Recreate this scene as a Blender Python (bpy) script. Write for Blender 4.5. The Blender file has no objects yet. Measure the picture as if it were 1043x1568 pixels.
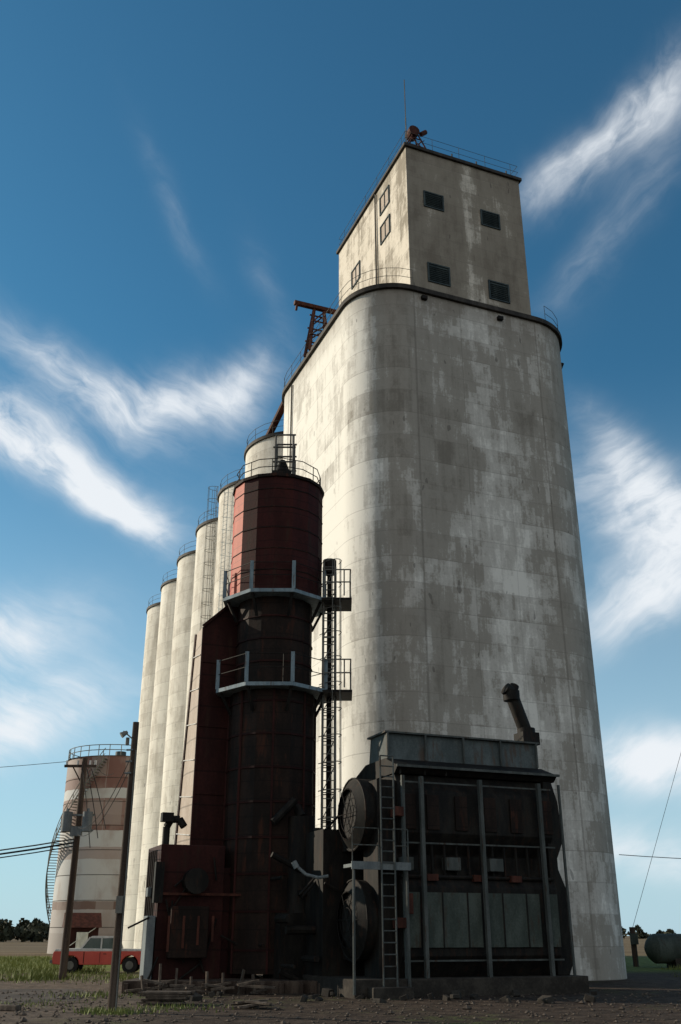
import bpy, math, random
from mathutils import Vector, Matrix, Quaternion
random.seed(7)
rad=math.radians
sc=bpy.context.scene
AL=rad(22)
CA,SA=math.cos(AL),math.sin(AL)
def Lc(x,y): return (x*CA+y*SA, -x*SA+y*CA)

# ------------------------------------------------------------ nodes
def nd(nt,t,**k):
    n=nt.nodes.new(t)
    for a,b in k.items(): setattr(n,a,b)
    return n
def put(nt,sock,v):
    if v is None: return
    if isinstance(v,bpy.types.NodeSocket): nt.links.new(v,sock)
    else: sock.default_value=v
def mt(nt,op,a,b=None,c=None,clamp=False):
    n=nd(nt,'ShaderNodeMath',operation=op,use_clamp=clamp)
    put(nt,n.inputs[0],a); put(nt,n.inputs[1],b)
    if c is not None: put(nt,n.inputs[2],c)
    return n.outputs[0]
def sstep(nt,x,a,b):
    n=nd(nt,'ShaderNodeMapRange',interpolation_type='SMOOTHSTEP')
    put(nt,n.inputs[0],x); n.inputs[1].default_value=a; n.inputs[2].default_value=b
    n.inputs[3].default_value=0; n.inputs[4].default_value=1
    return n.outputs[0]
def mix(nt,f,a,b,bt='MIX'):
    n=nd(nt,'ShaderNodeMix',data_type='RGBA',blend_type=bt)
    put(nt,n.inputs[0],f)
    for s,v in ((n.inputs[6],a),(n.inputs[7],b)):
        if isinstance(v,tuple) and len(v)==3: v=v+(1,)
        put(nt,s,v)
    return n.outputs[2]
def mapping(nt,vec,scale=(1,1,1),rot=(0,0,0),loc=(0,0,0),vt='POINT'):
    n=nd(nt,'ShaderNodeMapping',vector_type=vt)
    nt.links.new(vec,n.inputs[0])
    n.inputs['Location'].default_value=loc; n.inputs['Rotation'].default_value=rot; n.inputs['Scale'].default_value=scale
    return n.outputs[0]
def noise(nt,vec,scale,detail=5,rough=.55,dist=0):
    n=nd(nt,'ShaderNodeTexNoise')
    nt.links.new(vec,n.inputs['Vector'])
    n.inputs['Scale'].default_value=scale; n.inputs['Detail'].default_value=detail
    n.inputs['Roughness'].default_value=rough; n.inputs['Distortion'].default_value=dist
    return n.outputs[0]
def newmat(name):
    m=bpy.data.materials.new(name); m.use_nodes=True
    nt=m.node_tree; b=nt.nodes['Principled BSDF']
    tc=nd(nt,'ShaderNodeTexCoord')
    return m,nt,b,tc.outputs['Object']
def bump(nt,b,h,strength=.3,dist=.02):
    n=nd(nt,'ShaderNodeBump'); n.inputs['Strength'].default_value=strength; n.inputs['Distance'].default_value=dist
    nt.links.new(h,n.inputs['Height']); nt.links.new(n.outputs[0],b.inputs['Normal'])
def weather(name,c1,c2,scale=1.0,stretch=.3,rough=.7,metal=0,lo=.4,hi=.65,bs=.2,seam=0,spec=.15,rustc=None):
    m,nt,b,oc=newmat(name)
    v=mapping(nt,oc,(1,1,stretch))
    n1=noise(nt,v,scale,5,.65); n2=noise(nt,oc,scale*9,2,.6)
    f=sstep(nt,mt(nt,'ADD',mt(nt,'MULTIPLY',n1,.75),mt(nt,'MULTIPLY',n2,.25)),lo,hi)
    col=mix(nt,f,c1,c2)
    if rustc:
        n3=noise(nt,mapping(nt,oc,(1,1,.18),loc=(4,4,4)),scale*2.2,4,.7)
        col=mix(nt,sstep(nt,n3,.54,.68),col,rustc)
    if seam:
        s=nd(nt,'ShaderNodeSeparateXYZ'); nt.links.new(oc,s.inputs[0])
        fr=mt(nt,'FRACT',mt(nt,'MULTIPLY',s.outputs[2],1/seam))
        ln=mt(nt,'LESS_THAN',fr,.05)
        col=mix(nt,mt(nt,'MULTIPLY',ln,.6),col,tuple(x*.4 for x in c1))
    nt.links.new(col,b.inputs['Base Color'])
    b.inputs['Roughness'].default_value=rough; b.inputs['Metallic'].default_value=metal
    b.inputs['Specular IOR Level'].default_value=spec
    if bs: bump(nt,b,n2,bs)
    return m

def wall_mat(name,kind):
    m,nt,b,oc=newmat(name)
    s=nd(nt,'ShaderNodeSeparateXYZ'); nt.links.new(oc,s.inputs[0])
    P,Q,Z=s.outputs
    big=noise(nt,mapping(nt,oc,(1,1,.5)),.34,5,.62,.2)
    med=noise(nt,mapping(nt,oc,(1,1,.42),loc=(5,3,1)),1.05,6,.74,.1)
    streak=noise(nt,mapping(nt,oc,(1,1,.045),loc=(1,7,0)),2.4,4,.7)
    fine=noise(nt,oc,9,3,.75)
    sn=nd(nt,'ShaderNodeVectorMath',operation='SNAP'); nt.links.new(oc,sn.inputs[0]); sn.inputs[1].default_value=(.24,.24,.42)
    blk=noise(nt,mapping(nt,sn.outputs[0],(1,1,.6),loc=(2,2,8)),.9,4,.75)
    cell=nd(nt,'ShaderNodeCombineXYZ')
    zz=mt(nt,'FLOOR',mt(nt,'MULTIPLY',Z,1/1.25))
    pp=mt(nt,'FLOOR',mt(nt,'MULTIPLY',mt(nt,'ADD',P,mt(nt,'MULTIPLY',Q,.9)),1/1.15))
    nt.links.new(pp,cell.inputs[0]); nt.links.new(zz,cell.inputs[1])
    wn=nd(nt,'ShaderNodeTexWhiteNoise',noise_dimensions='2D'); nt.links.new(cell.outputs[0],wn.inputs['Vector'])
    row=nd(nt,'ShaderNodeTexWhiteNoise',noise_dimensions='1D'); nt.links.new(zz,row.inputs['W'])
    def acc(*t):
        r=None
        for x,k in t:
            y=mt(nt,'MULTIPLY',x,k); r=y if r is None else mt(nt,'ADD',r,y)
        return r
    val=acc((big,.26),(med,.24),(blk,.24),(streak,.17),(fine,.09),(wn.outputs[0],.045 if kind!='silo' else .02),(row.outputs[0],.045))
    if kind=='block':
        left=mt(nt,'SUBTRACT',1,sstep(nt,P,16.4,17.6))  # paler left side: its sunlight is worked into the wall colour
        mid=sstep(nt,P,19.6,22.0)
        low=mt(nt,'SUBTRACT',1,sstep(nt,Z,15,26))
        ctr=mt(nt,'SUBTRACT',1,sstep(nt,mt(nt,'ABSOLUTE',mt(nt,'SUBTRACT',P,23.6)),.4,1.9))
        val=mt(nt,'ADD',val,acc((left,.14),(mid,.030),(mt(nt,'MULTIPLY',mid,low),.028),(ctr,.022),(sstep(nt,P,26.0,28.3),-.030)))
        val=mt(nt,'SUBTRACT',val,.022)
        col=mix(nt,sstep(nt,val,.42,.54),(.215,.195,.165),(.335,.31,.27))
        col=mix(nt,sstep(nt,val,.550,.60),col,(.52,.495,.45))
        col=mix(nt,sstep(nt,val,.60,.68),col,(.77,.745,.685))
    elif kind=='head':
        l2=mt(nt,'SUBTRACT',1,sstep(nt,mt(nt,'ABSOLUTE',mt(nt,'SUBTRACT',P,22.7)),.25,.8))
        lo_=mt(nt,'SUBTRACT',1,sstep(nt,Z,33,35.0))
        left=mt(nt,'SUBTRACT',1,sstep(nt,P,18.81,18.83))  # left face lightened, sunlight put into the colour
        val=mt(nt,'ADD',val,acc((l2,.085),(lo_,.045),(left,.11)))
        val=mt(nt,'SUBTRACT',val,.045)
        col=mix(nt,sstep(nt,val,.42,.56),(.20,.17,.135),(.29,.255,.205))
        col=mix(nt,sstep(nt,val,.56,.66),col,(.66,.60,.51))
    else:
        col=mix(nt,sstep(nt,val,.42,.60),(.46,.42,.36),(.76,.72,.64))
    fr=mt(nt,'FRACT',mt(nt,'MULTIPLY',Z,1/1.25))
    ln=mt(nt,'MULTIPLY',mt(nt,'LESS_THAN',fr,.03),mt(nt,'MULTIPLY',med,.6))
    col=mix(nt,ln,col,(.16,.14,.12))
    if kind=='block':
        for c,w,a in ((18.95,.05,.4),(21.6,.025,.3),(23.9,.02,.2),(26.2,.05,.4)):
            l2=mt(nt,'LESS_THAN',mt(nt,'ABSOLUTE',mt(nt,'SUBTRACT',P,c)),w)
            col=mix(nt,mt(nt,'MULTIPLY',l2,a),col,(.15,.13,.11))
        l2=mt(nt,'LESS_THAN',mt(nt,'ABSOLUTE',mt(nt,'SUBTRACT',Q,48.3)),.09)
        col=mix(nt,mt(nt,'MULTIPLY',l2,.5),col,(.13,.12,.10))
        d=sstep(nt,mt(nt,'ADD',Z,mt(nt,'MULTIPLY',streak,2.4)),31.6,33.4)
        col=mix(nt,mt(nt,'MULTIPLY',d,.4),col,(.18,.15,.12))
    pit=mt(nt,'GREATER_THAN',noise(nt,mapping(nt,oc,(1,1,.35)),3.3,1,.5),.76)
    col=mix(nt,mt(nt,'MULTIPLY',pit,.5),col,(.09,.08,.07))
    nt.links.new(col,b.inputs['Base Color'])
    b.inputs['Roughness'].default_value=.93; b.inputs['Specular IOR Level'].default_value=.15
    bump(nt,b,fine,.35,.03)
    return m

MAT={}
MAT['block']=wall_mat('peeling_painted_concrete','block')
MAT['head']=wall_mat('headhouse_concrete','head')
MAT['silo']=wall_mat('silo_concrete','silo')
MAT['cornice']=weather('cornice_dark',(.03,.027,.024),(.07,.06,.05),2)
MAT['rail']=weather('rail_steel',(.07,.07,.065),(.14,.13,.115),6)
MAT['louver']=weather('louver_green',(.035,.05,.055),(.07,.09,.09),3)
MAT['frame']=weather('frame_grey',(.12,.12,.105),(.20,.19,.17),3)
MAT['rust']=weather('rust_steel',(.045,.016,.011),(.10,.034,.022),4)
MAT['litred']=weather('painted_sunlit_red',(.36,.060,.030),(.48,.10,.055),1.6,.3,.6,seam=.62)  # lit copy of the tower red, sunlight painted into the colour
MAT['red']=weather('red_painted_steel',(.028,.0055,.0045),(.05,.010,.008),1.2,.3,.7,seam=.62,rustc=(.035,.014,.009))  # shaded copy of the tower red, darkened in the colour
MAT['maroon']=weather('maroon_painted_steel',(.020,.0048,.004),(.040,.010,.008),1.2,.3,.7,seam=1.22,rustc=(.030,.012,.008))
MAT['dark']=weather('dark_brown_steel',(.010,.0065,.005),(.026,.015,.011),1.4,.3,.75,seam=.62,rustc=(.045,.017,.010))  # near-black brown base with rust patches
MAT['black']=weather('black_steel',(.007,.0065,.006),(.020,.018,.015),3,rustc=(.028,.015,.010))
MAT['pblue']=weather('pale_blue_steel',(.14,.19,.22),(.22,.28,.31),4,rustc=(.10,.08,.07))
MAT['galv']=weather('galvanised_sheet',(.055,.068,.068),(.10,.118,.118),1.6,.4,.6,rustc=(.075,.06,.05))
MAT['galvd']=weather('galvanised_dark',(.040,.050,.043),(.075,.090,.078),1.6,.4,.7,rustc=(.05,.04,.03))
MAT['post']=weather('post_grey',(.052,.060,.057),(.095,.103,.098),3,rustc=(.05,.035,.025))
MAT['walk']=weather('walkway_grey',(.11,.125,.13),(.18,.20,.20),3)
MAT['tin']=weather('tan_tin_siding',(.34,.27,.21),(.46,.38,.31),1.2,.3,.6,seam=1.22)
MAT['wood']=weather('weathered_timber',(.04,.028,.022),(.10,.075,.058),3,.1,.9)
MAT['timber']=weather('pale_timber',(.06,.047,.038),(.15,.12,.095),5,.5,.9)
MAT['conc']=weather('plinth_concrete',(.025,.022,.019),(.055,.048,.040),1.5,1,.9)
MAT['white']=weather('white_paint',(.45,.45,.43),(.65,.64,.61),3)
MAT['wire']=weather('wire_black',(.02,.02,.02),(.03,.03,.03),3,bs=0)
MAT['tyre']=weather('tyre',(.012,.012,.012),(.025,.024,.022),8)
MAT['carred']=weather('car_red',(.46,.05,.03),(.54,.075,.045),1.5,.5,.35,spec=.5,bs=0)
MAT['glass']=weather('car_glass',(.05,.08,.07),(.08,.11,.10),1,.5,.08,spec=.8,bs=0)

# ------------------------------------------------------------ geometry builder
class G:
    def __init__(s): s.v=[]; s.f=[]
    def add(s,v,f):
        o=len(s.v); s.v+= [tuple(x) for x in v]; s.f+=[tuple(i+o for i in q) for q in f]
    def box(s,c,d,rz=0,rot=None):
        M=Matrix.Rotation(rz,3,'Z') if rot is None else rot
        hx,hy,hz=[a/2 for a in d]; c=Vector(c)
        v=[c+M@Vector((x*hx,y*hy,z*hz)) for z in(-1,1) for y in(-1,1) for x in(-1,1)]
        s.add(v,[(0,2,3,1),(4,5,7,6),(0,1,5,4),(2,6,7,3),(0,4,6,2),(1,3,7,5)])
    def bb(s,x0,x1,y0,y1,z0,z1): s.box(((x0+x1)/2,(y0+y1)/2,(z0+z1)/2),(x1-x0,y1-y0,z1-z0))
    def beam(s,a,b,w=.1,h=None):
        a=Vector(a);b=Vector(b);d=b-a;h=h or w
        q=d.to_track_quat('Z','Y').to_matrix()
        s.box((a+b)/2,(w,h,d.length),rot=q)
    def cyl(s,a,b,r,n=12,r2=None,caps=True,ph=0):
        a=Vector(a);b=Vector(b);d=b-a; r2=r if r2 is None else r2
        q=d.to_track_quat('Z','Y').to_matrix()
        v=[]
        for i in range(n):
            t=2*math.pi*i/n+ph; e=q@Vector((math.cos(t),math.sin(t),0)); v.append(a+e*r)
        for i in range(n):
            t=2*math.pi*i/n+ph; e=q@Vector((math.cos(t),math.sin(t),0)); v.append(b+e*r2)
        f=[(i,(i+1)%n,(i+1)%n+n,i+n) for i in range(n)]
        if caps: f+=[tuple(range(n-1,-1,-1)),tuple(range(n,2*n))]
        s.add(v,f)
    def tube(s,pts,r=.03,n=6):
        for a,b in zip(pts[:-1],pts[1:]):
            if (Vector(a)-Vector(b)).length>1e-4: s.cyl(a,b,r,n)
    def ext(s,prof,z0,z1,caps=True):
        n=len(prof)
        v=[(x,y,z0) for x,y in prof]+[(x,y,z1) for x,y in prof]
        f=[(i,(i+1)%n,(i+1)%n+n,i+n) for i in range(n)]
        if caps: f+=[tuple(range(n-1,-1,-1)),tuple(range(n,2*n))]
        s.add(v,f)
    def extx(s,prof,x0,x1):
        n=len(prof)
        v=[(x0,y,z) for y,z in prof]+[(x1,y,z) for y,z in prof]
        f=[(i,i+n,(i+1)%n+n,(i+1)%n) for i in range(n)]
        f+=[tuple(range(n)),tuple(range(2*n-1,n-1,-1))]
        s.add(v,f)
    def exty(s,prof,y0,y1):
        n=len(prof)
        v=[(x,y0,z) for x,z in prof]+[(x,y1,z) for x,z in prof]
        f=[(i,(i+1)%n,(i+1)%n+n,i+n) for i in range(n)]+[tuple(range(n-1,-1,-1)),tuple(range(n,2*n))]
        s.add(v,f)
    def rail(s,pts,h=1.05,r=.022,gap=1.5,closed=False,mid=True):
        P=[Vector(p) for p in pts]
        if closed: P.append(P[0])
        for lv in ([h,h*.52] if mid else [h]):
            s.tube([p+Vector((0,0,lv)) for p in P],r,5)
        total=0; nxt=0
        for a,b in zip(P[:-1],P[1:]):
            d=(b-a).length
            while nxt<=total+d and d>0:
                c=a+(b-a)*((nxt-total)/d); s.cyl(c,c+Vector((0,0,h)),r,5); nxt+=gap
            total+=d
        s.cyl(P[-1],P[-1]+Vector((0,0,h)),r,5)
    def ladder(s,base,top,side,w=.42,r=.025,cage=None,n=5):
        base=Vector(base);top=Vector(top);side=Vector(side).normalized()
        for k in(-1,1): s.cyl(base+side*k*w/2,top+side*k*w/2,r,n)
        L=(top-base).length; N=int(L/.32)
        for i in range(N+1):
            c=base+(top-base)*(i/N); s.cyl(c-side*w/2,c+side*w/2,r*.7,4)
        if cage:
            out=Vector(cage).normalized(); z0=2.2; R=.38
            d=(top-base)/L; hoops=[]
            k=z0
            while k<=L:
                c=base+d*k
                pts=[c+side*math.cos(t)*R+out*(math.sin(t)*R*1.8) for t in [math.pi*i/8 for i in range(9)]]
                s.tube(pts,.018,4); hoops.append(pts); k+=1.0
            for j in (1,3,5,7):
                if len(hoops)>1: s.cyl(hoops[0][j],hoops[-1][j],.015,4)
    def obj(s,name,mat,parent=None,smooth=False,bevel=0,angle=35):
        me=bpy.data.meshes.new(name); me.from_pydata(s.v,[],s.f); me.update()
        o=bpy.data.objects.new(name,me); sc.collection.objects.link(o)
        me.materials.append(MAT[mat] if isinstance(mat,str) else mat)
        if smooth:
            me.polygons.foreach_set('use_smooth',[True]*len(me.polygons))
            me.set_sharp_from_angle(angle=rad(angle))
        if parent: o.parent=parent
        if bevel:
            b=o.modifiers.new('b','BEVEL'); b.width=bevel; b.segments=2; b.limit_method='ANGLE'
        return o
def E(name,rz=0,loc=(0,0,0)):
    e=bpy.data.objects.new(name,None); sc.collection.objects.link(e)
    e.rotation_euler=(0,0,rz); e.location=loc; return e
def rr(x0,x1,y0,y1,rl,rrt,seg=20,rb=None):
    rb=rb or rl; out=[]
    for cx,cy,r,a0 in ((x0+rl,y0+rl,rl,180),(x1-rrt,y0+rrt,rrt,270),(x1-rb,y1-rb,rb,0),(x0+rb,y1-rb,rb,90)):
        for i in range(seg+1):
            t=rad(a0+90*i/seg); out.append((cx+r*math.cos(t),cy+r*math.sin(t)))
    return out
def circ(cx,cy,r,n=48,a0=0,a1=360,z=None):
    o=[]
    full=abs(a1-a0)>=360
    for i in range(n if full else n+1):
        t=rad(a0+(a1-a0)*i/n); p=(cx+r*math.cos(t),cy+r*math.sin(t)); o.append(p if z is None else p+(z,))
    return o

# ============================================================ GRAIN ELEVATOR
ele=E('concrete_grain_elevator',AL)
ZR=32.2
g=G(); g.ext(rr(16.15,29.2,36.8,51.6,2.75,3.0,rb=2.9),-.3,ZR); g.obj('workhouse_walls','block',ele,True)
g=G(); g.ext(rr(15.98,29.37,36.63,51.75,2.9,3.15,rb=3.05),ZR,ZR+.26); g.obj('roof_cornice','cornice',ele,True)
g=G()
rp=[p+(ZR+.26,) for p in rr(16.1,29.25,36.75,51.65,2.8,3.05,seg=6,rb=2.95)]
left=[p for p in rp if p[0]<19.0]; right=[p for p in rp if p[0]>26.2]
a=[p for p in left if p[1]<41]; b=[p for p in left if p[1]>41]
g.rail(b+a,1.05,.014,1.6)
g.rail(right,1.05,.014,1.6)
g.obj('roof_railing','rail',ele)
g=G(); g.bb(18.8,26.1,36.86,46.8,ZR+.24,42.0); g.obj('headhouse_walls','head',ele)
g=G(); g.bb(18.66,26.24,36.72,46.94,42.0,42.2); g.obj('headhouse_roof','cornice',ele)
g=G()
g.rail([(18.8,36.86,42.2),(26.1,36.86,42.2),(26.1,46.8,42.2),(18.8,46.8,42.2)],.95,.012,1.7,closed=True)
g.obj('headhouse_railing','rail',ele)
fr=G(); lv=G(); bars=G()
def winF(p,z,w,h):
    y=36.86
    for x in (p-w/2,p+w/2): fr.bb(x-.04,x+.04,y-.07,y-.001,z-h/2-.04,z+h/2+.04)
    for zz in (z-h/2,z+h/2): fr.bb(p-w/2+.041,p+w/2-.041,y-.065,y-.001,zz-.04,zz+.04)
    lv.bb(p-w/2+.041,p+w/2-.041,y-.012,y-.003,z-h/2+.041,z+h/2-.041)
    k=z-h/2+.12
    while k<z+h/2-.08:
        lv.box((p,y-.04,k),(w-.1,.06,.012),rot=Matrix.Rotation(rad(35),3,'X')); k+=.12
for p,z,w,h in ((20.4,38.65,1.15,1.0),(23.95,38.5,1.15,1.0),(20.5,33.75,1.25,1.15),(24.15,33.65,1.2,1.15)): winF(p,z,w,h)
def winL(q,z,w,h):
    x=18.8
    for y in (q-w/2,q+w/2): fr.bb(x-.07,x-.001,y-.04,y+.04,z-h/2-.04,z+h/2+.04)
    for zz in (z-h/2,z+h/2): fr.bb(x-.065,x-.001,q-w/2+.041,q+w/2-.041,zz-.04,zz+.04)
    bars.bb(x-.012,x-.003,q-w/2+.041,q+w/2-.041,z-h/2+.041,z+h/2-.041)
    fr.bb(x-.05,x-.013,q-.025,q+.025,z-h/2+.05,z+h/2-.05)
for q,z in ((39.7,40.5),(39.7,38.4),(44.0,38.3)): winL(q,z,1.2,1.2)
fr.obj('window_frames','louver',ele); lv.obj('window_louvers','louver',ele); bars.obj('boarded_window_panels','tin',ele)
g=G(); g.cyl((18.72,40.9,33),(18.72,40.9,41.9),.05,6)
g.cyl((18.0,46.9,32.6),(18.0,46.9,35),.06,6)
g.cyl((16.08,47.6,2),(16.08,47.6,32),.05,6)
g.obj('conduits','rail',ele)
g=G()
c=(19.9,37.9); zt=44.6
for dx,dy in((-.75,-.6),(.75,-.6),(.75,.6),(-.75,.6)):
    g.beam((c[0]+dx,c[1]+dy,42.2),(c[0]+dx*.25,c[1]+dy*.3,zt-.5),.07)
for k,s_ in((43.0,.72),(43.7,.46)):
    q=[(c[0]+dx*s_,c[1]+dy*s_,k) for dx,dy in((-.75,-.6),(.75,-.6),(.75,.6),(-.75,.6))]
    for i in range(4): g.beam(q[i],q[(i+1)%4],.05)
for a_,b_ in(((-.75,-.6),(.5,-.4)),((.75,-.6),(-.5,-.4))):
    g.beam((c[0]+a_[0],c[1]+a_[1],42.3),(c[0]+b_[0]*.9,c[1]+b_[1],43.6),.04)
g.cyl((c[0]-.1,c[1]-.3,zt-.3),(c[0]-.1,c[1]+.3,zt-.3),.34,14)
g.cyl((c[0]+.3,c[1]-.3,zt-.5),(c[0]+.62,c[1]-.3,zt-.2),.14,10)
g.obj('head_frame','rust',ele)
g=G(); g.cyl((19.25,37.6,42.2),(19.25,37.6,45.0),.04,6); g.cyl((19.25,37.6,45.0),(19.25,37.6,48.0),.028,5)
g.obj('antenna','frame',ele)
g=G()
for x,y in((22,37.3),(23.6,37.3),(25.6,37.3)): g.cyl((x,y,42.2),(x,y,43.0),.05,6)
g.cyl((24.3,38.2,42.2),(24.3,38.2,43.1),.22,8); g.obj('roof_vents','rail',ele)
g=G()
zb=35.7
g.beam((15.1,44.6,zb),(18.5,44.6,zb),.24)
for y in(44.2,45.0):
    g.beam((15.95,y,ZR+.2),(16.35,44.6,zb-.1),.14); g.beam((17.2,y,ZR+.2),(16.95,44.6,zb-.1),.14)
    for k in range(3):
        z0=ZR+.4+k*.95
        g.beam((15.95+.13*k,y,z0),(17.2-.1*k,y,z0+.9),.07); g.beam((15.95+.13*k,y,z0+.9),(17.2-.1*k,y,z0+.9),.07)
g.beam((15.25,44.5,zb),(15.25,44.7,zb-.45),.12)
g.beam((18.4,44.6,zb),(18.4,44.6,ZR+.2),.12)
g.obj('hoist_bracket','rust',ele)
g=G()
for p,z in((19.5,31.9),(24.0,31.8)): g.bb(p-.15,p+.15,36.6,36.79,z-.1,z+.1)
g.cyl((29.35,39.5,31.0),(29.6,39.2,31.8),.09,6)
g.obj('flood_lights','black',ele)
sg=G(); rg=G(); rl=G()
for row in (0,1):
    for i in range(6):
        cx=19.95+.19*i+row*7.6; cy=56.9+7.56*i
        sg.ext(circ(cx,cy,3.77,64),-.3,ZR-.15,True)
        rg.ext(circ(cx,cy,3.90,48),ZR-.15,ZR+.08)
        if row==0: rl.rail(circ(cx,cy,3.75,24,z=ZR+.08),.95,.015,1.6,closed=True)
for i in range(5):
    sg.bb(20.5+.19*i,27,56.9+7.56*i+1.9,56.9+7.56*i+5.6,-.3,ZR-.17)
sg.bb(19.2,27,51.0,54.5,-.3,ZR-.2)
sg.obj('storage_silos','silo',ele,True); rg.obj('silo_roof_slabs','cornice',ele,True); rl.obj('silo_railings','rail',ele)
g=G()
g.cyl((17.6,52.5,ZR+2.3),(17.3,57.5,ZR+.3),.24,10)
g.bb(21.5,24.5,52,96,ZR+.9,ZR+3.2)
g.obj('gallery_and_spout','rust',ele,True)
g=G()
g.ladder((15.95,64.0,14),(15.95,64.0,32.3),(0,1,0),w=.38,r=.02,cage=(-1,0,0))
g.obj('silo_ladder','frame',ele)

# ============================================================ TOWER DRYER (left)
tw=E('grain_dryer_tower',0,(-2.65,37.6,0))
g=G(); g.cyl((0,0,.5),(0,0,10.35),1.66,16,ph=.1); g.cyl((0,0,10.35),(0,0,14.0),1.5,16,ph=.1); g.obj('lower_shell','dark',tw)
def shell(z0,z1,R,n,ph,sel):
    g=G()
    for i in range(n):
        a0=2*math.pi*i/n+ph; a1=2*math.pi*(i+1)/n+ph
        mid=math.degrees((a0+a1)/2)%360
        if (150<mid<222)==sel:  # facets towards the sun take the painted lit copy
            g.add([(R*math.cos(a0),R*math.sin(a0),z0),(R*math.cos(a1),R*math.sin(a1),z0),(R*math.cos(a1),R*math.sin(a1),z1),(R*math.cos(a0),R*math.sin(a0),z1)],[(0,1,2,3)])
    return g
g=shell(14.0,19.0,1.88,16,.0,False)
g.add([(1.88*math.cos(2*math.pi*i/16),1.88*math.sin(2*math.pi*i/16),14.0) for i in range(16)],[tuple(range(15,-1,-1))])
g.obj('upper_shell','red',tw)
shell(14.0,19.0,1.88,16,.0,True).obj('upper_shell_painted_lit_panels','litred',tw)
g=G()
for z in [1.2+1.22*i for i in range(8)]: g.cyl((0,0,z),(0,0,z+.07),1.70,16,ph=.1)
for i in range(0,16,2):
    t=2*math.pi*i/16+.1
    g.beam((1.68*math.cos(t),1.68*math.sin(t),.5),(1.68*math.cos(t),1.68*math.sin(t),10.2),.07)
for z in (11.3,12.2,13.1): g.cyl((0,0,z),(0,0,z+.06),1.54,16,ph=.1)
g.obj('shell_bands','maroon',tw)
g=G()
for z in (14.9,15.8,16.7,17.6,18.4): g.cyl((0,0,z),(0,0,z+.035),1.90,16)
g.cyl((0,0,18.95),(0,0,19.08),1.96,16)
g.obj('upper_bands','dark',tw)
g=G(); gb=G(); gr=G()
for z,R in ((14.05,2.2),(10.35,2.3)):
    g.cyl((0,0,z-.14),(0,0,z),R,8,ph=math.pi/8)
    pts=[(R*.98*math.cos(2*math.pi*i/8+math.pi/8),R*.98*math.sin(2*math.pi*i/8+math.pi/8),z) for i in range(8)]
    for i,p in enumerate(pts):
        g.beam(p,(p[0],p[1],z+1.15),.14,.09)
        gb.beam((p[0]*.93,p[1]*.93,z-.14),(p[0]*.74,p[1]*.74,z-.95),.09)
    gr.rail(pts,1.1,.018,10,closed=True)
g.obj('platforms','pblue',tw); gb.obj('platform_brackets','black',tw)
top=[(1.8*math.cos(2*math.pi*i/12+.12),1.8*math.sin(2*math.pi*i/12+.12),19.08) for i in range(12)]
gr.rail(top,.75,.02,1.0,closed=True)
gr.obj('platform_rails','black',tw)
g=G()
for x in(-.15,.62):
    g.cyl((x,-.5,19),(x,-.5,21.6),.045,6); g.cyl((x,.4,19),(x,.4,21.6),.045,6)
for z in(20.3,21.0,21.6):
    g.cyl((-.25,-.5,z),(.72,-.5,z),.04,6); g.cyl((-.25,.4,z),(.72,.4,z),.04,6)
g.obj('top_frame','rail',tw)
g=G(); g.cyl((.15,-.2,19),(.15,-.2,20.0),.25,10); g.cyl((.15,-.2,19.9),(.15,-.2,20.5),.36,12,.12)
g.box((.15,-.2,19.5),(.8,.8,.7)); g.obj('burner_vent','black',tw,True)
g=G()
for x,y in((1.95,-.2),(2.45,-.2),(1.95,.4),(2.45,.4)): g.cyl((x,y,.2),(x,y,15.6),.04,6)
z=.6
while z<15.2:
    q=[(1.95,-.2),(2.45,-.2),(2.45,.4),(1.95,.4)]
    for i in range(4):
        a_,b_=q[i],q[(i+1)%4]
        g.cyl(a_+(z,),b_+(z,),.022,5)
    g.cyl((1.95,-.2,z),(2.45,-.2,z+1.0),.018,5)
    g.cyl((2.45,-.2,z+1.0),(2.45,.4,z),.018,5)
    z+=1.0
g.ladder((2.2,-.55,3.4),(2.2,-.55,15.8),(1,0,0),cage=(.5,-1,0))
for z in (10.4,14.1):
    g.rail([(2.0,-1.0,z),(3.05,-1.0,z),(3.05,.4,z)],1.1,.03,.8)
g.obj('leg_and_caged_ladder','frame',tw)
g=G()
for z in (10.3,14.0): g.bb(1.9,3.1,-1.05,.45,z-.1,z)
g.bb(2.1,2.3,-.05,.2,.2,15.4); g.cyl((2.2,.1,15.4),(2.2,.1,16.0),.28,10)
g.obj('leg_casing','black',tw)

an=E('dryer_annex_bin',AL)
px,qx=Lc(-5.45,37.0)
g=G()
w=2.3;dp=2.1
v=[(px,qx,.4),(px+w,qx,.4),(px+w,qx+dp,.4),(px-.2,qx+dp,.4),(px,qx,12.95),(px+w,qx,15.2),(px+w,qx+dp,15.2),(px+.05,qx+dp*.6,12.95)]
g.add(v,[(0,1,5,4),(1,2,6,5),(2,3,7,6),(4,5,6,7),(0,3,2,1)]); g.obj('annex_walls','maroon',an)
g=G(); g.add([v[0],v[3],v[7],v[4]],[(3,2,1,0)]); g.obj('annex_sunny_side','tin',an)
g=G()
for z in (1.5,4.0,6.5,9.0,11.5): g.bb(px-.02,px+w,qx-.04,qx-.002,z,z+.06)
g.beam((px,qx-.03,.4),(px,qx-.03,12.9),.07); g.beam((px-.02,qx-.06,12.95),(px+w,qx-.06,15.2),.1)
g.beam((px-.22,qx+dp,.4),(px+.03,qx+dp*.6,12.95),.09)
g.obj('annex_ribs','maroon',an)
g=G()
for i in range(9):
    z=1.0+1.35*i; f=(z-.4)/12.55
    x1=px-.2+.25*f; y1=qx+dp*(1-.4*f)
    g.beam((px-.03,qx+.05,z),(x1-.03,y1-.05,z+.18),.06,.03)
g.obj('annex_side_battens','white',an)

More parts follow.
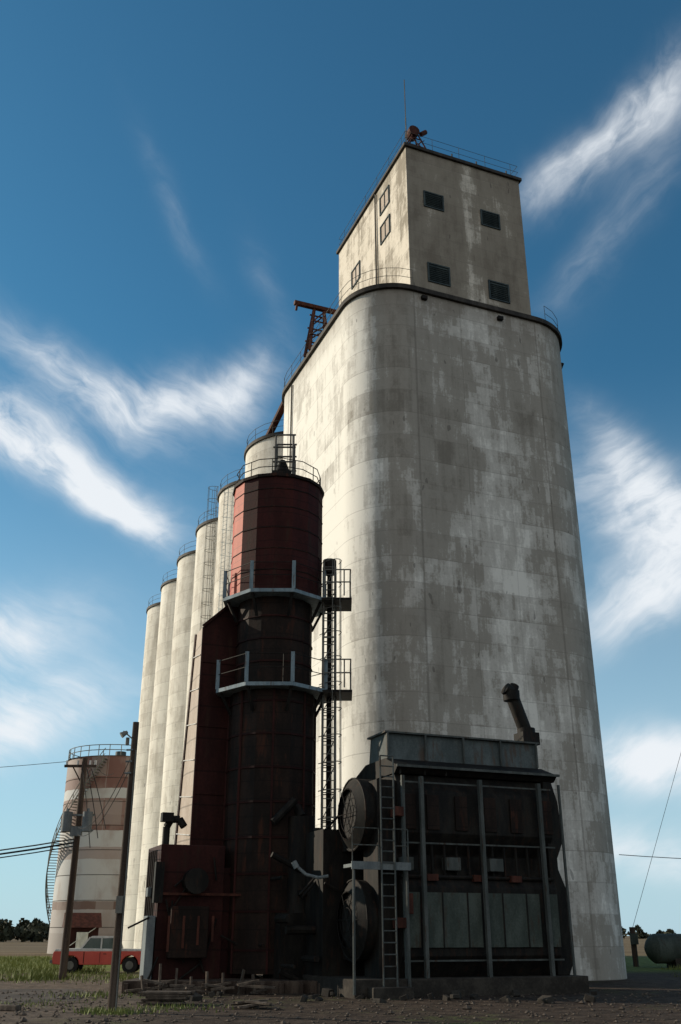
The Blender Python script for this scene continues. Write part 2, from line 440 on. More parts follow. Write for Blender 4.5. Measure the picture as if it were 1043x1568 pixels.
mc=E('dryer_burner_housing',AL)
px,qx=Lc(-6.2,35.3)
g=G()
g.bb(px+.0,px+2.3,qx,qx+2.2,.35,4.6)
g.bb(px+2.3,px+3.6,qx+.3,qx+2.0,.35,3.9)
g.obj('housing','maroon',mc,bevel=.03)
g=G(); g.bb(px+.4,px+1.7,qx-.45,qx-.001,1.0,2.6); g.obj('fan_box','dark',mc,bevel=.03)
g=G(); g.bb(px-.33,px-.05,qx-.1,qx+.5,.3,2.3); g.bb(px-.30,px-.08,qx+.3,qx+.6,2.9,3.2); g.obj('electrical_cabinet','walk',mc,bevel=.02)
g=G()
g.tube([(px+.2,qx+.3,4.5),(px+.2,qx+.3,5.2),(px+.32,qx+.2,5.45),(px+.6,qx+.1,5.45),(px+.75,qx,5.2)],.13,10)
g.box((px+.15,qx+.1,5.5),(.4,.35,.3)); g.cyl((px+1.2,qx-.5,3.4),(px+1.2,qx-.02,3.4),.42,14)
for i in range(14):
    x=px+random.uniform(-.4,3.2); z=random.uniform(.6,4.4); g.cyl((x,qx-.12,z),(x+random.uniform(-.8,.8),qx-.12,max(.3,z-random.uniform(.2,1.6))),.035,6)
for i in range(5): g.cyl((px-.15,qx+.3*i,.3),(px-.15,qx+.3*i,4.4),.03,5)
g.bb(px-.2,px+.1,qx-.3,qx-.05,2.7,4.0)
g.obj('ducts_and_pipes','black',mc,True)
g=G(); g.bb(px-.1,px+3.4,qx-.2,qx-.13,2.95,3.03)
for i in range(4): g.bb(px+.3+.5*i,px+.38+.5*i,qx-.47,qx-.451,1.2+.1*i,2.3)
g.obj('trim','rust',mc)

# ============================================================ RACK DRYER (right)
dr=E('grain_dryer',AL)
cf=[(30.0,.5),(29.55,1.1),(29.5,3.1),(29.95,3.75),(29.95,4.1),(29.5,4.75),(29.5,6.05),(29.9,6.62),(32.9,6.62),(33.3,6.05),(33.3,4.75),(32.9,4.1),(32.9,3.75),(33.3,3.1),(33.3,1.1),(32.9,.5)]
g=G(); g.extx(cf,14.0,19.75)
g.exty([(19.6,.5),(20.05,.5),(20.3,1.0),(20.3,2.9),(19.95,3.75),(19.95,4.1),(20.25,4.7),(20.15,5.95),(19.95,6.62),(19.6,6.62)],29.62,33.15)
g.obj('columns','black',dr,bevel=.02)
g=G()
for x0 in (14.75,16.95): g.bb(x0+.1,x0+2.05,29.455,29.498,1.35,2.95)
g.bb(19.3,19.7,29.455,29.498,1.35,2.95); g.bb(14.02,14.6,29.455,29.498,1.35,2.95)
g.obj('lower_panels','galvd',dr)
g=G()
for x0 in (14.1,14.95,16.0,17.1,18.1,19.3): g.bb(x0,x0+.45,29.44,29.498,4.85,5.95)
g.obj('upper_panels','dark',dr,bevel=.01)
g=G()
for x in (14.7,16.9,19.2): g.bb(x-.06,x+.06,29.25,29.39,.2,6.5)
for z in (.95,4.4,6.3): g.bb(14.0,19.75,29.41,29.44,z,z+.05)
for q in (29.3,33.4): g.bb(13.97,14.07,q-.05,q+.05,.2,6.5)
g.beam((20.05,29.35,.2),(20.05,29.35,6.5),.07)
g.obj('frame_posts','post',dr)
g=G()
for x in (15.9,17.5): g.bb(x-.26,x+.26,29.52,29.9,3.62,4.02)
g.bb(14.05,14.45,29.5,29.9,3.6,4.0)
g.obj('drive_boxes','post',dr,bevel=.02)
g=G()
for x in (15.4,16.3,17.6,18.5): g.bb(x-.02,x+.02,29.43,29.454,1.35,2.95)
for x in [14.3+.45*i for i in range(13)]: g.cyl((x,29.7,3.4),(x,29.7,4.4),.05,6)
g.cyl((14,29.62,3.42),(19.7,29.62,3.42),.06,8)
g.obj('seams_and_pipes','black',dr)
g=G()
for x in (14.9,16.6,18.0): g.bb(x,x+.4,29.48,29.8,3.3,3.5)
g.obj('rusty_gates','rust',dr)
g=G()
prof=[(30.50,7.0),(30.6,8.1),(31.9,8.1),(32.1,7.0)]
g.extx(prof,14.05,20.05)
g.obj('garner_bin','galv',dr)
g=G(); g.extx([(29.75,6.64),(29.5,6.85),(30.49,7.22),(32.15,7.22),(33.1,6.9),(32.9,6.64)],13.95,20.15); g.obj('garner_skirt','black',dr)
g=G()
for x in (14.05,15.5,17.0,18.5,20.0): g.bb(x-.03,x+.03,30.44,30.52,7.24,8.1)
g.bb(13.95,20.15,30.45,32.0,8.101,8.16)
g.bb(13.9,20.2,29.42,29.49,6.8,6.88)
g.obj('garner_trim','post',dr)
g=G()
for x,y in((14.1,29.62),(15,29.62),(15.8,29.62)): g.cyl((x,y,6.6),(x,y,6.9),.04,6)
g.obj('small_fittings','black',dr)
g=G()
g.cyl((19.45,31.0,10.0),(19.98,31.0,8.55),.25,12)
g.cyl((19.45,31.0,9.75),(19.45,31.0,10.12),.31,12); g.cyl((19.45,31,10.05),(19.2,31.0,10.2),.24,12); g.cyl((19.5,31.0,10.1),(19.62,31.0,10.35),.18,10)
g.box((19.98,31.0,8.35),(.7,.65,.45)); g.cyl((19.98,31,8.5),(19.98,31,8.75),.33,12)
g.obj('discharge_spout','black',dr,True)
g=G()
for z,r in((5.4,1.15),(2.15,1.2)):
    g.cyl((12.95,31.0,z),(14.0,31.0,z),r,28)
    g.cyl((12.75,31.0,z),(12.95,31.0,z),r*.72,28,r*.96,caps=False)
    g.cyl((12.9,31.0,z),(12.94,31.0,z),r*.7,28)
    g.bb(13.0,14.0,31.0,32.4,z-r*.98,z+r*.4)
g.bb(13.3,13.98,29.75,30.9,.5,6.4)
g.obj('fan_housings','black',dr,True)
g=G()
for z,r in((5.4,1.15),(2.15,1.2)):
    for k in (.3,.5,.7):
        P=[(12.75,31+r*k*math.cos(t*math.pi/12),z+r*k*math.sin(t*math.pi/12)) for t in range(25)]; g.tube(P,.012,4)
    for t in range(6):
        a_=t*math.pi/3; g.cyl((12.75,31,z),(12.75,31+r*.72*math.cos(a_),z+r*.72*math.sin(a_)),.015,4)
    P=[(12.94,31+r*1.01*math.cos(t*math.pi/14),z+r*1.01*math.sin(t*math.pi/14)) for t in range(29)]; g.tube(P,.03,5)
g.obj('fan_guards','black',dr)
g=G()
g.bb(12.1,14.0,28.95,29.7,3.62,3.72); g.bb(12.05,14.05,28.90,28.948,3.55,3.78)
g.obj('catwalk','walk',dr)
g=G()
g.rail([(12.1,28.98,3.72),(13.0,28.98,3.72)],1.05,.02,.9); g.rail([(13.5,28.98,3.72),(14.0,28.98,3.72)],1.05,.02,.9)
g.ladder((13.25,28.85,.2),(13.25,28.85,7.0),(1,0,0),w=.45,r=.03)
for x in (12.15,13.95): g.cyl((x,29.0,.1),(x,29.0,3.6),.05,6)
g.obj('ladder_and_rails','post',dr)
g=G()
g.bb(13.7,14.0,29.2,29.6,5.2,5.5); g.bb(13.7,14.0,29.2,29.6,1.9,2.2); g.bb(14.05,14.25,29.2,29.4,2.3,2.9)
g.obj('red_motors','rust',dr,bevel=.02)
g=G(); g.bb(12.2,20.4,29.1,33.6,-.2,.5) ; g.bb(12.6,13.9,28.6,29.09,-.2,.3); g.obj('plinth','conc',dr,bevel=.03)
g=G()
g.tube([(11.2,31.5,3.75),(11.45,31.3,3.5),(11.8,31.1,3.4),(12.1,31,3.45)],.05,8); g.cyl((11.2,31.5,3.7),(11.1,31.55,3.9),.1,10)
g.obj('pale_pipe','walk',dr,True)
g=G()
for i in range(26):
    x=random.uniform(10.9,13.2); y=random.uniform(31.5,34.5); z=random.uniform(.5,5.4)
    dx,dy,dz=random.choice(((0,0,1.6),(1.3,0,0),(0,1.2,0),(.8,0,.8),(1.1,0,-.5))); g.cyl((x,y,z),(x+dx,y+dy,z+dz),random.choice((.04,.06,.1,.14)),8)
g.cyl((12.3,34.2,.3),(12.3,34.2,5.6),.5,14); g.bb(11.4,12.4,33.6,35.4,.3,2.4)
g.bb(12.3,13.9,32.0,34.0,.3,5.0)
g.cyl((12.3,34.2,5.6),(11.6,35.4,7.6),.18,10)
g.obj('connecting_ductwork','black',dr,True)

# ============================================================ STEEL TANK behind
tk=E('steel_storage_tank',0,(-24.6,110,0))
m,nt,b,oc=newmat('patchy_painted_tank')
s=nd(nt,'ShaderNodeSeparateXYZ'); nt.links.new(oc,s.inputs[0])
nn=noise(nt,mapping(nt,oc,(1,1,.6)),.5,5,.6)
zc=mt(nt,'ADD',s.outputs[2],mt(nt,'MULTIPLY',mt(nt,'SUBTRACT',nn,.5),.3))
cr=nd(nt,'ShaderNodeValToRGB'); nt.links.new(mt(nt,'DIVIDE',zc,20),cr.inputs[0])
cr.color_ramp.interpolation='CONSTANT'
el=cr.color_ramp.elements
R_=(.15,.07,.055,1);Wt=(.42,.42,.41,1);Br=(.14,.085,.065,1)
stops=[(0,(.26,.23,.21,1)),(.09,(.32,.29,.27,1)),(.20,Br),(.24,Wt),(.44,(.30,.25,.23,1)),(.50,Wt),(.58,R_),(.66,(.20,.12,.10,1)),(.74,Wt),(.79,R_)]
el[0].position=0; el[0].color=stops[0][1]; el[1].position=stops[1][0]; el[1].color=stops[1][1]
for p_,c_ in stops[2:]:
    e=el.new(p_); e.color=c_
ang=mt(nt,'ARCTAN2',s.outputs[0],s.outputs[1])
cell=nd(nt,'ShaderNodeCombineXYZ'); nt.links.new(mt(nt,'FLOOR',mt(nt,'MULTIPLY',ang,3.2)),cell.inputs[0]); nt.links.new(mt(nt,'FLOOR',mt(nt,'MULTIPLY',s.outputs[2],.41)),cell.inputs[1])
wn=nd(nt,'ShaderNodeTexWhiteNoise',noise_dimensions='2D'); nt.links.new(cell.outputs[0],wn.inputs['Vector'])
col=mix(nt,mt(nt,'MULTIPLY',mt(nt,'GREATER_THAN',wn.outputs[0],.75),.35),cr.outputs[0],(.36,.35,.33))
nt.links.new(mix(nt,mt(nt,'MULTIPLY',sstep(nt,nn,.45,.7),.6),col,(.26,.20,.17)),b.inputs['Base Color']); b.inputs['Roughness'].default_value=.7
g=G(); g.cyl((0,0,0),(0,0,19.2),5.6,56); g.obj('shell',m,tk,True)
g=G(); g.cyl((0,0,19.2),(0,0,20.0),5.75,56,.6); g.cyl((0,0,20),(0,0,20.5),.6,16); g.obj('roof','galv',tk,True)
g=G(); g.rail(circ(0,0,5.6,36,z=19.25),1.1,.045,1.2,closed=True)
N=70
pout=[]
for i in range(N):
    t=rad(150+ i*120/N); z=.4+ i*18.6/N
    a_=(5.65*math.cos(t),5.65*math.sin(t),z); b_=(6.5*math.cos(t),6.5*math.sin(t),z)
    g.beam(a_,b_,.3,.06); pout.append(b_)
    if i%4==0: g.cyl(b_,(b_[0],b_[1],z+1.1),.04,5)
g.tube(pout,.07,5); g.tube([(x,y,z+1.1) for x,y,z in pout],.045,5); g.tube([(x,y,z+.55) for x,y,z in pout],.03,5)
g.obj('spiral_stair_and_rails','frame',tk)
g=G()
for z in (2.4,4.9,7.3,9.7,12.1,14.5,16.9): g.cyl((0,0,z),(0,0,z+.05),5.62,56,caps=True)
g.obj('girth_seams','conc',tk,True)

sh=E('small_farm_shed',rad(18),(-18.7,76,0))
g=G(); g.bb(-1.1,1.1,-1.3,1.3,-.1,2.3); g.obj('walls','maroon',sh)
g=G(); g.add([(-1.3,-1.5,2.2),(1.3,-1.5,2.2),(1.3,1.5,2.2),(-1.3,1.5,2.2),(-1.3,0,3.2),(1.3,0,3.2)],[(0,1,5,4),(2,3,4,5),(0,4,3),(1,2,5),(0,3,2,1)]); g.obj('roof','rust',sh)
g=G(); g.bb(-.4,.4,-1.36,-1.302,0,1.9); g.beam((-1.0,-1.35,.9),(.9,-1.35,2.2),.12,.05); g.obj('door_and_brace','white',sh)

# ============================================================ POLES & WIRES
def pole(name,x,y,h,r=.12,lean=(0,0)):
    e=E(name,0,(x,y,0)); g=G(); g.cyl((0,0,-.5),(lean[0],lean[1],h),r*1.15,14,r*.8); g.obj('shaft','wood',e,True); return e
pA=pole('utility_pole',-5.5,26.1,6.95,.105)
g=G(); g.beam((-.05,0,6.5),(-.3,-.1,6.7),.03); g.cyl((-.34,-.12,6.58),(-.2,-.06,6.68),.085,10,.045); g.cyl((-.2,.05,6.35),(-.2,.05,6.55),.05,8)
g.bb(-.08,.08,-.2,-.13,2.2,2.6)
g.cyl((.11,-.1,.0),(.08,-.1,6.2),.018,5); g.obj('lamp_and_conduit','frame',pA)
g=G()
for z in(5.6,5.9,6.2): g.cyl((-.17,-.1,z),(.0,-.12,z),.025,6)
g.obj('insulators','walk',pA)
pB=pole('utility_pole',-11.65,44.9,9.1,.15)
g=G(); g.beam((-.9,0,8.75),(.55,0,8.75),.11); g.beam((-.5,0,8.7),(0,0,7.9),.05); g.obj('crossarm','wood',pB)
g=G()
for x,z in((-.45,6.3),(.45,6.3)): g.cyl((x,-.25,z-.42),(x,-.25,z+.42),.22,14); g.cyl((x,-.25,z+.42),(x,-.25,z+.56),.06,8)
g.bb(-.25,.25,-.3,-.12,5.7,6.1)
g.beam((-.7,-.1,6.6),(.7,-.1,6.6),.08); g.beam((-.7,-.1,5.95),(.7,-.1,5.95),.08)
g.obj('transformers','walk',pB,True)
g=G()
for x in(-.8,-.3,.25,.5): g.cyl((x,0,8.8),(x,0,9.0),.05,8)
g.obj('insulators','white',pB)
def cat(a,b,s,n=18):
    a=Vector(a);b=Vector(b); return [a+(b-a)*(i/n)-Vector((0,0,s*4*(i/n)*(1-i/n))) for i in range(n+1)]
we=E('power_lines')
g=G()
B=(-11.65,44.8)
for z,z2,r in((5.6,6.4,.03),(5.45,6.1,.04),(5.3,5.9,.025)): g.tube(cat((-46,54,z2+1.0),(B[0],B[1],z),1.6),r,4)
g.tube(cat((-46,54,9.6),(B[0]-.8,44.9,8.95),.5),.012,4)
for z in(5.8,6.1): g.tube(cat((B[0],B[1],z),(-5.5,26.1,z+.1),.7),.012,4)
g.tube(cat((B[0]+.4,44.9,8.9),(-14.2,62,11),.3),.015,4)
for i in range(3): g.tube(cat((B[0]+.2*i,B[1]-.2,8.6),(B[0]+.7+.3*i,B[1]-.2,5.2+.4*i),-.15),.018,4)
g.tube(cat((24.5,90,8.2),(60,70,7.8),1.0),.03,4)
g.tube([(17.4,63,1.9),(25.2,62,21),(34,61,42)],.013,4)
g.obj('cables','wire',we)

po=E('meter_post',0,(17.45,63,0))
g=G(); g.bb(-.14,.14,-.12,.12,-.3,2.15); g.obj('post','wood',po,bevel=.01)
g=G(); g.bb(-.22,.22,-.3,-.125,1.2,1.8); g.cyl((.08,-.14,0),(.08,-.14,1.2),.03,6); g.obj('meter_box','galvd',po,bevel=.02)
lt=E('propane_tank',rad(8),(21.0,61,0))
g=G()
n=24; L2=3.1; R=.78; rings=[(-L2-.55,.05),(-L2-.5,.25),(-L2-.35,.5),(-L2-.15,.68),(-L2,R),(L2,R),(L2+.15,.68),(L2+.35,.5),(L2+.5,.25),(L2+.55,.05)]
for (x0,r0),(x1,r1) in zip(rings[:-1],rings[1:]): g.cyl((x0,0,1.0),(x1,0,1.0),r0,n,r1,caps=False)
g.cyl((0,0,1.7),(0,0,1.95),.3,12)
g.obj('vessel','galvd',lt,True,angle=60)
g=G()
for x in(-2,2): g.bb(x-.2,x+.2,-.6,.6,-.1,.5)
g.obj('saddles','conc',lt)

# ============================================================ PICKUP
car=E('pickup_truck',rad(4),(-11.7,52.8,0))
def slab(prof,y0,y1):
    g=G(); g.exty(prof,y0,y1); return g
def arch(cx,r=.42,z0=.38,n=7): return [(cx+r*math.cos(math.pi-math.pi*i/n),z0+r*math.sin(math.pi*i/n)) for i in range(n+1)]
low=[(-2.35,.42)]+arch(-1.5)+arch(1.35)+[(2.3,.42),(2.35,.62),(2.33,.98),(-2.35,.98),(-2.4,.7)]
slab(low,-.88,.88).obj('lower_body','carred',car,bevel=.03)
slab([(-2.33,.981),(2.31,.981),(2.30,1.06),(.55,1.09),(-1.0,1.12),(-2.28,1.08)],-.85,.85).obj('white_side_stripe','white',car,bevel=.015)
slab([(-1.05,1.09),(.72,1.09),(.52,1.57),(-.66,1.57)],-.755,.755).obj('cab_glass','glass',car)
g=slab([(-.72,1.571),(.56,1.571),(.48,1.66),(-.58,1.67)],-.78,.78)
for y in(-.76,.76):
    g.beam((-1.08,y,1.09),(-.68,y*.99,1.60),.07); g.beam((.74,y,1.09),(.53,y*.99,1.60),.09); g.beam((-.1,y,1.09),(-.1,y*.99,1.60),.07)
g.obj('cab_roof_and_pillars','white',car)
g=G()
for x in(-1.5,1.35):
    for y in(-.80,.80): g.cyl((x,y-.11,.36),(x,y+.11,.36),.36,22)
g.obj('tyres','tyre',car,True)
g=G()
for x in(-1.5,1.35):
    for y in(-.92,.92): g.cyl((x,y-.01,.36),(x,y+.01,.36),.19,16)
g.bb(-2.5,-2.36,-.86,.86,.45,.6); g.bb(2.36,2.48,-.86,.86,.45,.6)
g.obj('hubcaps_and_bumpers','frame',car,bevel=.01)
g=G(); g.bb(-2.41,-2.395,-.7,.7,.68,.92); g.bb(.05,.2,-.89,-.882,.85,.88); g.bb(-.9,-.86,-.885,-.881,.45,.96);g.bb(-.12,-.1,-.885,-.881,.45,.96);g.bb(.8,.83,-.885,-.881,.45,.97)
g.obj('grille_and_gaps','black',car)

# ============================================================ GROUND
m,nt,b,oc=newmat('ground_dirt')
s=nd(nt,'ShaderNodeSeparateXYZ'); nt.links.new(oc,s.inputs[0]); X,Y,_=s.outputs
n1=noise(nt,oc,.12,6,.6); n2=noise(nt,oc,1.6,6,.72)
dirt=mix(nt,sstep(nt,n2,.36,.64),(.026,.018,.014),(.070,.051,.038))
dirt=mix(nt,mt(nt,'MULTIPLY',sstep(nt,n1,.5,.62),.6),dirt,(.030,.024,.019))
lane=mt(nt,'SUBTRACT',1,sstep(nt,mt(nt,'ADD',X,mt(nt,'MULTIPLY',n1,5)),-4.5,-.5))
grav=mix(nt,sstep(nt,n2,.36,.64),(.065,.048,.037),(.165,.125,.095))
dirt=mix(nt,mt(nt,'MULTIPLY',lane,.85),dirt,grav)
gr_=mt(nt,'GREATER_THAN',noise(nt,oc,14,2,.6),.66)
dirt=mix(nt,gr_,dirt,(.15,.12,.095))
grass=mix(nt,sstep(nt,n2,.35,.65),(.06,.085,.02),(.15,.17,.04))
dirt=mix(nt,mt(nt,'MULTIPLY',mt(nt,'MULTIPLY',sstep(nt,n1,.50,.60),sstep(nt,n2,.48,.58)),.7),dirt,(.06,.075,.022))
field=mix(nt,sstep(nt,noise(nt,mapping(nt,oc,(.2,1,1)),.15,5,.6),.35,.65),(.11,.075,.045),(.20,.15,.085))
Yw=mt(nt,'ADD',Y,mt(nt,'MULTIPLY',mt(nt,'SUBTRACT',n1,.5),14))
col=mix(nt,sstep(nt,Yw,50,58),dirt,grass)
col=mix(nt,sstep(nt,Yw,86,100),col,field)
nt.links.new(col,b.inputs['Base Color']); b.inputs['Roughness'].default_value=.95; b.inputs['Specular IOR Level'].default_value=.1
bump(nt,b,n2,.9,.12)
g=G(); S=3000; N=30
vs=[(-S+2*S*i/N,-S+2*S*j/N,0) for j in range(N+1) for i in range(N+1)]
g.add(vs,[(j*(N+1)+i,j*(N+1)+i+1,(j+1)*(N+1)+i+1,(j+1)*(N+1)+i) for j in range(N) for i in range(N)])
g.obj('ground',m)
m,nt,b,oc=newmat('worn_asphalt')
n1=noise(nt,oc,.5,6,.65); n2=noise(nt,oc,30,3,.6)
col=mix(nt,sstep(nt,n1,.35,.65),(.045,.037,.033),(.095,.078,.066)); col=mix(nt,sstep(nt,n2,.6,.75),col,(.16,.135,.115))
nt.links.new(col,b.inputs['Base Color']); b.inputs['Roughness'].default_value=.95; b.inputs['Specular IOR Level'].default_value=.1; bump(nt,b,n2,.3,.01)
g=G()
pts=[(-60,31,.004)]+[(-30+i*1.6+0,30.5+random.uniform(-.25,.25)-i*.12,.004) for i in range(14)]+[(-7.4,30.5,.004),(-7.9,34,.004)]+[(-9-i*1.6,37+i*.2+random.uniform(-.3,.3),.004) for i in range(14)]+[(-60,41,.004)]
g.add(pts,[tuple(range(len(pts)))]); g.obj('yard_road',m)
# loose stones
g=G()
for i in range(1500):
    y=random.uniform(22,36)**1.0; x=random.uniform(-.36,.36)*y; r=random.uniform(.015,.05)*(1 if random.random()<.95 else 2)
    v=[]
    for dx,dy,dz in((1,0,0),(0,1,0),(-1,0,0),(0,-1,0),(0,0,1),(0,0,-1)):
        k=random.uniform(.7,1.2)*r; v.append((x+dx*k*1.3,y+dy*k,r*.3+dz*k*.8))
    g.add(v,[(0,1,4),(1,2,4),(2,3,4),(3,0,4),(1,0,5),(2,1,5),(3,2,5),(0,3,5)])
g.obj('gravel_stones','timber')

m,nt,b,oc=newmat('grass_blades')
n1=noise(nt,oc,.7,3,.6); col=mix(nt,n1,(.06,.09,.015),(.20,.22,.05)); nt.links.new(col,b.inputs['Base Color']); b.inputs['Roughness'].default_value=.8
g=G()
def blade(x,y,h):
    a=random.uniform(0,6.28); w=.015+h*.05; dx,dy=math.cos(a)*w,math.sin(a)*w; lx,ly=random.uniform(-.4,.4)*h,random.uniform(-.4,.4)*h
    g.add([(x-dx,y-dy,0),(x+dx,y+dy,0),(x+lx,y+ly,h)],[(0,1,2)])
for i in range(16000):
    y=random.uniform(51,88); x=random.uniform(-.40*y-3,-.22*y)
    blade(x,y,random.uniform(.06,.28))
for cx,cy,n_,sp,hh in ((-5.3,25.8,260,.35,.16),(-5.9,26.2,160,.3,.16),(-4.4,27.6,200,.6,.14),(-9,46,250,.7,.3),(-12.4,45.5,400,.5,.4),(-13,44.6,300,.6,.4),(16,48,200,.5,.3),(19,58,300,.6,.3),(-7.5,33,250,.8,.18),(-8.5,29,200,.9,.1)):
    for i in range(n_): blade(random.gauss(cx,sp),random.gauss(cy,sp),random.uniform(.03,hh))
for i in range(5000):
    y=random.uniform(40,51); x=random.uniform(-.42*y,-.2*y)
    if random.random()<(y-40)/14: blade(x,y,random.uniform(.04,.18))
g.obj('grass',m)

m,nt,b,oc=newmat('tree_foliage'); n1=noise(nt,oc,.25,3,.6); col=mix(nt,n1,(.018,.028,.014),(.06,.055,.028)); nt.links.new(col,b.inputs['Base Color']); b.inputs['Roughness'].default_value=.9
g=G()
def crown(cx,cy,h,w,n,sz):
    for i in range(n):
        t=random.random()**.7; u=random.uniform(-1,1); vv=random.uniform(-1,1)
        prof=math.sin(math.pi*min(1,.15+.8*t))
        x=cx+u*w*prof; y=cy+vv*w*prof; z=h*(.08+.92*t)*random.uniform(.85,1)
        q=Quaternion((random.gauss(0,1),random.gauss(0,1),random.gauss(0,1),random.gauss(0,1))).normalized()
        vs=[Vector((x,y,z))+q@Vector(c)*sz for c in((-1,-.6,0),(1,-.7,.2),(.7,.8,0),(-.8,.6,-.2))]
        g.add(vs,[(0,1,2,3)])
    g.cyl((cx,cy,0),(cx,cy,h*.5),.3,6,.12)
for i in range(75):
    crown(-200+i*2.1+random.uniform(-1,1),300+random.uniform(-12,12),random.uniform(4.2,6.6),random.uniform(2.5,4.5),150,.6)
for i in range(70):
    crown(90+i*3.4+random.uniform(-1,1),560+random.uniform(-20,20),random.choice((2,2.5,3,3,4,6))*random.uniform(.8,1.2),random.uniform(2.5,4.5),90,.8)
g.obj('distant_tree_line',m)
fb=E('distant_farmhouse',0,(176,520,0))
g=G(); g.bb(-6,6,-4,4,0,3.2); g.obj('walls','white',fb)
g=G(); g.add([(-6.4,-4.4,3.2),(6.4,-4.4,3.2),(6.4,4.4,3.2),(-6.4,4.4,3.2),(-6.4,0,5.4),(6.4,0,5.4)],[(0,1,5,4),(2,3,4,5),(0,4,3),(1,2,5),(0,3,2,1)]); g.obj('roof','cornice',fb)

# ============================================================ foreground debris
lp=E('lumber_pile')
g=G()
def plank(cx,cy,cz,L,w,t,rz,tilt=0): g.box((cx,cy,cz),(L,w,t),rot=Matrix.Rotation(rz,3,'Z')@Matrix.Rotation(tilt,3,'Y'))
for k in range(5):
    for j in range(3):
        if random.random()<.8: plank(-4.7+random.uniform(-.12,.12),28.6+j*.3,.06+k*.06,random.uniform(1.0,1.4),.18,.045,random.uniform(-.12,.12))
for k in range(9): plank(-2.3+random.uniform(-.3,.3),27.4+random.uniform(-.4,.4),.05+.05*(k//3),random.uniform(.5,1.0),.12,.045,random.uniform(-1,1),random.uniform(-.12,.12))
for k in range(16):
    plank(random.uniform(-6.3,-2.5),random.uniform(33.0,34.1),.08+random.random()*.3,random.uniform(.5,1.3),.12,.06,random.uniform(-.5,.5),random.uniform(-.2,.2))
for k in range(8):
    x=-6.2+k*.5; g.beam((x,33.9,0),(x+random.uniform(-.15,.15),34.0,random.uniform(.4,.9)),.07)
g.obj('planks','timber',lp)
g=G()
for k in range(30): g.box((random.uniform(-6.3,8),random.uniform(29.5,33),random.uniform(.0,.12)),(random.uniform(.1,.4),random.uniform(.1,.3),random.uniform(.1,.25)),0,rot=Matrix.Rotation(random.uniform(0,3),3,'Z')@Matrix.Rotation(random.uniform(-.5,.5),3,'X'))
g.obj('scrap_blocks','conc',lp,bevel=.02)
sk=E('timber_skid_foundation')
g=G()
g.bb(-7.0,.6,34.4,39.8,-.1,.36)
for i in range(12): g.bb(-6.9+.62*i,-6.75+.62*i,34.2,34.39,-.1,.3)
g.obj('deck','wood',sk,bevel=.02)
pb=E('parking_curb',rad(-28),(-8.9,27.0,0))
g=G(); g.box((0,0,.07),(2.4,.2,.14)); g.obj('curb','timber',pb,bevel=.03)

# ============================================================ SKY
SAZ,SEL=-68,20
w=bpy.data.worlds.new('World'); sc.world=w; w.use_nodes=True; nt=w.node_tree
bg=nt.nodes['Background']
sky=nd(nt,'ShaderNodeTexSky',sky_type='NISHITA',sun_disc=False)
sky.sun_elevation=rad(SEL); sky.sun_rotation=rad(SAZ); sky.altitude=100; sky.air_density=1.0; sky.dust_density=.6; sky.ozone_density=1.6
tc=nd(nt,'ShaderNodeTexCoord'); s=nd(nt,'ShaderNodeSeparateXYZ'); nt.links.new(tc.outputs['Generated'],s.inputs[0])
az=mt(nt,'MULTIPLY',mt(nt,'ARCTAN2',s.outputs[0],s.outputs[1]),57.2958)
elv=mt(nt,'MULTIPLY',mt(nt,'ARCSINE',s.outputs[2]),57.2958)
cb=nd(nt,'ShaderNodeCombineXYZ'); nt.links.new(az,cb.inputs[0]); nt.links.new(elv,cb.inputs[1])
AE=cb.outputs[0]
wn=nd(nt,'ShaderNodeTexNoise'); nt.links.new(AE,wn.inputs['Vector']); wn.inputs['Scale'].default_value=.13; wn.inputs['Detail'].default_value=3
vm=nd(nt,'ShaderNodeVectorMath',operation='SUBTRACT'); nt.links.new(wn.outputs['Color'],vm.inputs[0]); vm.inputs[1].default_value=(.5,.5,.5)
vs_=nd(nt,'ShaderNodeVectorMath',operation='SCALE'); nt.links.new(vm.outputs[0],vs_.inputs[0]); vs_.inputs['Scale'].default_value=3.8
va=nd(nt,'ShaderNodeVectorMath',operation='ADD'); nt.links.new(AE,va.inputs[0]); nt.links.new(vs_.outputs[0],va.inputs[1])
WA=va.outputs[0]
blobs=[(-19,26.0,8,1.3,-20,1.15),(-26,27.5,6,2.2,-15,.75),(-13.5,23.3,4,1.1,-35,.85),(-11,30.0,6,1.8,8,.85),(-6.6,31.5,2.4,1.8,60,.4),(-19,31,6,1.3,-25,.6),(-15,28.2,9,3.0,-10,.22),
 (-21,15.0,6,2.8,20,.95),(-18,10.4,6,2.0,25,1.0),(-12.5,40.5,4.5,1.0,-50,.26),(-5,36,4,1.2,-60,.2),
 (22.5,44,5.5,1.5,22,.85),(16.5,42.0,4,1.3,25,.55),(20,38.5,7,1.6,35,.35),
 (20,22.5,6,2.6,-25,1.1),(19.5,18.5,5.5,2.2,20,1.15),(17.5,26.5,3.5,1.5,-60,.5),(18,8.8,7,1.7,-8,1.2),(17,4.2,14,1.4,0,.8)]
tot=None
for (a,e,ra,re,ro,am) in blobs:
    mp=mapping(nt,WA,(ra,re,1),(0,0,rad(ro)),(a,e,0),'TEXTURE')
    mul=nd(nt,'ShaderNodeVectorMath',operation='MULTIPLY'); nt.links.new(mp,mul.inputs[0]); mul.inputs[1].default_value=(1,1,0)
    ln=nd(nt,'ShaderNodeVectorMath',operation='DOT_PRODUCT')
    nt.links.new(mul.outputs[0],ln.inputs[0]); nt.links.new(mul.outputs[0],ln.inputs[1])
    ex=mt(nt,'MULTIPLY',mt(nt,'POWER',2.718,mt(nt,'MULTIPLY',ln.outputs['Value'],-1)),am)
    tot=ex if tot is None else mt(nt,'ADD',tot,ex)
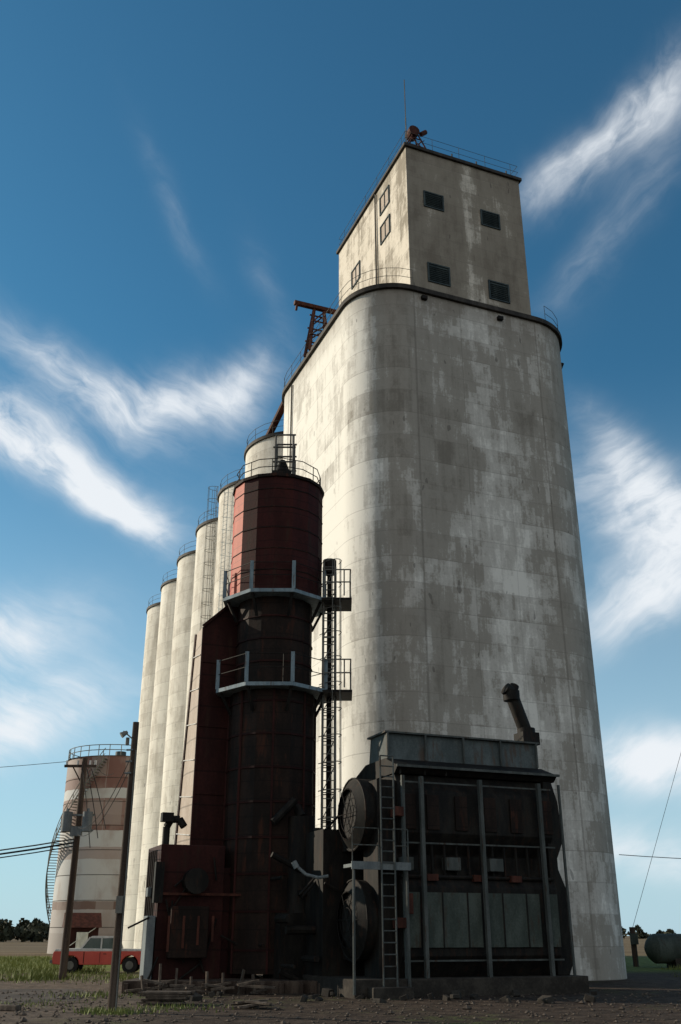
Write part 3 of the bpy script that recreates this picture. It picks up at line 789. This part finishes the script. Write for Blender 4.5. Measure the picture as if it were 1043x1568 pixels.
wL=noise(nt,mapping(nt,mapping(nt,WA,(1,1,1),(0,0,rad(24))),(.08,.50,1)),1.0,7,.62,.15)
wR=noise(nt,mapping(nt,mapping(nt,WA,(1,1,1),(0,0,rad(-26))),(.08,.45,1)),1.0,7,.62,.15)
side=sstep(nt,az,-2,6)
wisp=mt(nt,'ADD',mt(nt,'MULTIPLY',wL,mt(nt,'SUBTRACT',1,side)),mt(nt,'MULTIPLY',wR,side))
soft=noise(nt,mapping(nt,WA,(.12,.16,1),(0,0,rad(-15)),(3,9,0)),1.2,4,.5,.1)
tex=mt(nt,'ADD',mt(nt,'MULTIPLY',wisp,1.7),mt(nt,'MULTIPLY',soft,.7))
den=mt(nt,'MULTIPLY',tot,mt(nt,'SUBTRACT',tex,.56))
den=mt(nt,'MULTIPLY',sstep(nt,den,-.02,1.0),.97)
back=mt(nt,'MULTIPLY',sstep(nt,mt(nt,'MULTIPLY',s.outputs[1],-1),.1,.7),mt(nt,'ADD',mt(nt,'MULTIPLY',soft,.9),.15))  # added cloud deck behind the camera, out of view, brightening the front wall
skyc=mix(nt,1.0,sky.outputs[0],(.40,.97,1.12),'MULTIPLY')
haze=mt(nt,'SUBTRACT',1,sstep(nt,elv,-6,32))
skyc=mix(nt,mt(nt,'MULTIPLY',haze,.88),skyc,(5.2,7.0,8.2))
col=mix(nt,back,skyc,(8.6,8.0,7.2))
col=mix(nt,den,col,(8.6,9.0,9.4))
nt.links.new(col,bg.inputs[0]); bg.inputs[1].default_value=.1

sun=bpy.data.lights.new('sun','SUN'); sun.energy=5.0; sun.angle=rad(.5); sun.color=(1,.87,.69)
so=bpy.data.objects.new('sun',sun); sc.collection.objects.link(so)
d=Vector((math.sin(rad(SAZ))*math.cos(rad(SEL)),math.cos(rad(SAZ))*math.cos(rad(SEL)),math.sin(rad(SEL))))
so.rotation_euler=d.to_track_quat('Z','Y').to_euler()

cam=bpy.data.cameras.new('camera'); co=bpy.data.objects.new('camera',cam); sc.collection.objects.link(co)
cam.sensor_fit='VERTICAL'; cam.sensor_height=36; cam.lens=36*1480/1568; cam.clip_end=8000
co.location=(0,0,1.7); co.rotation_euler=(rad(90+23.65),0,0)
sc.camera=co
sc.view_settings.view_transform='Standard'; sc.view_settings.look='None'; sc.view_settings.exposure=0
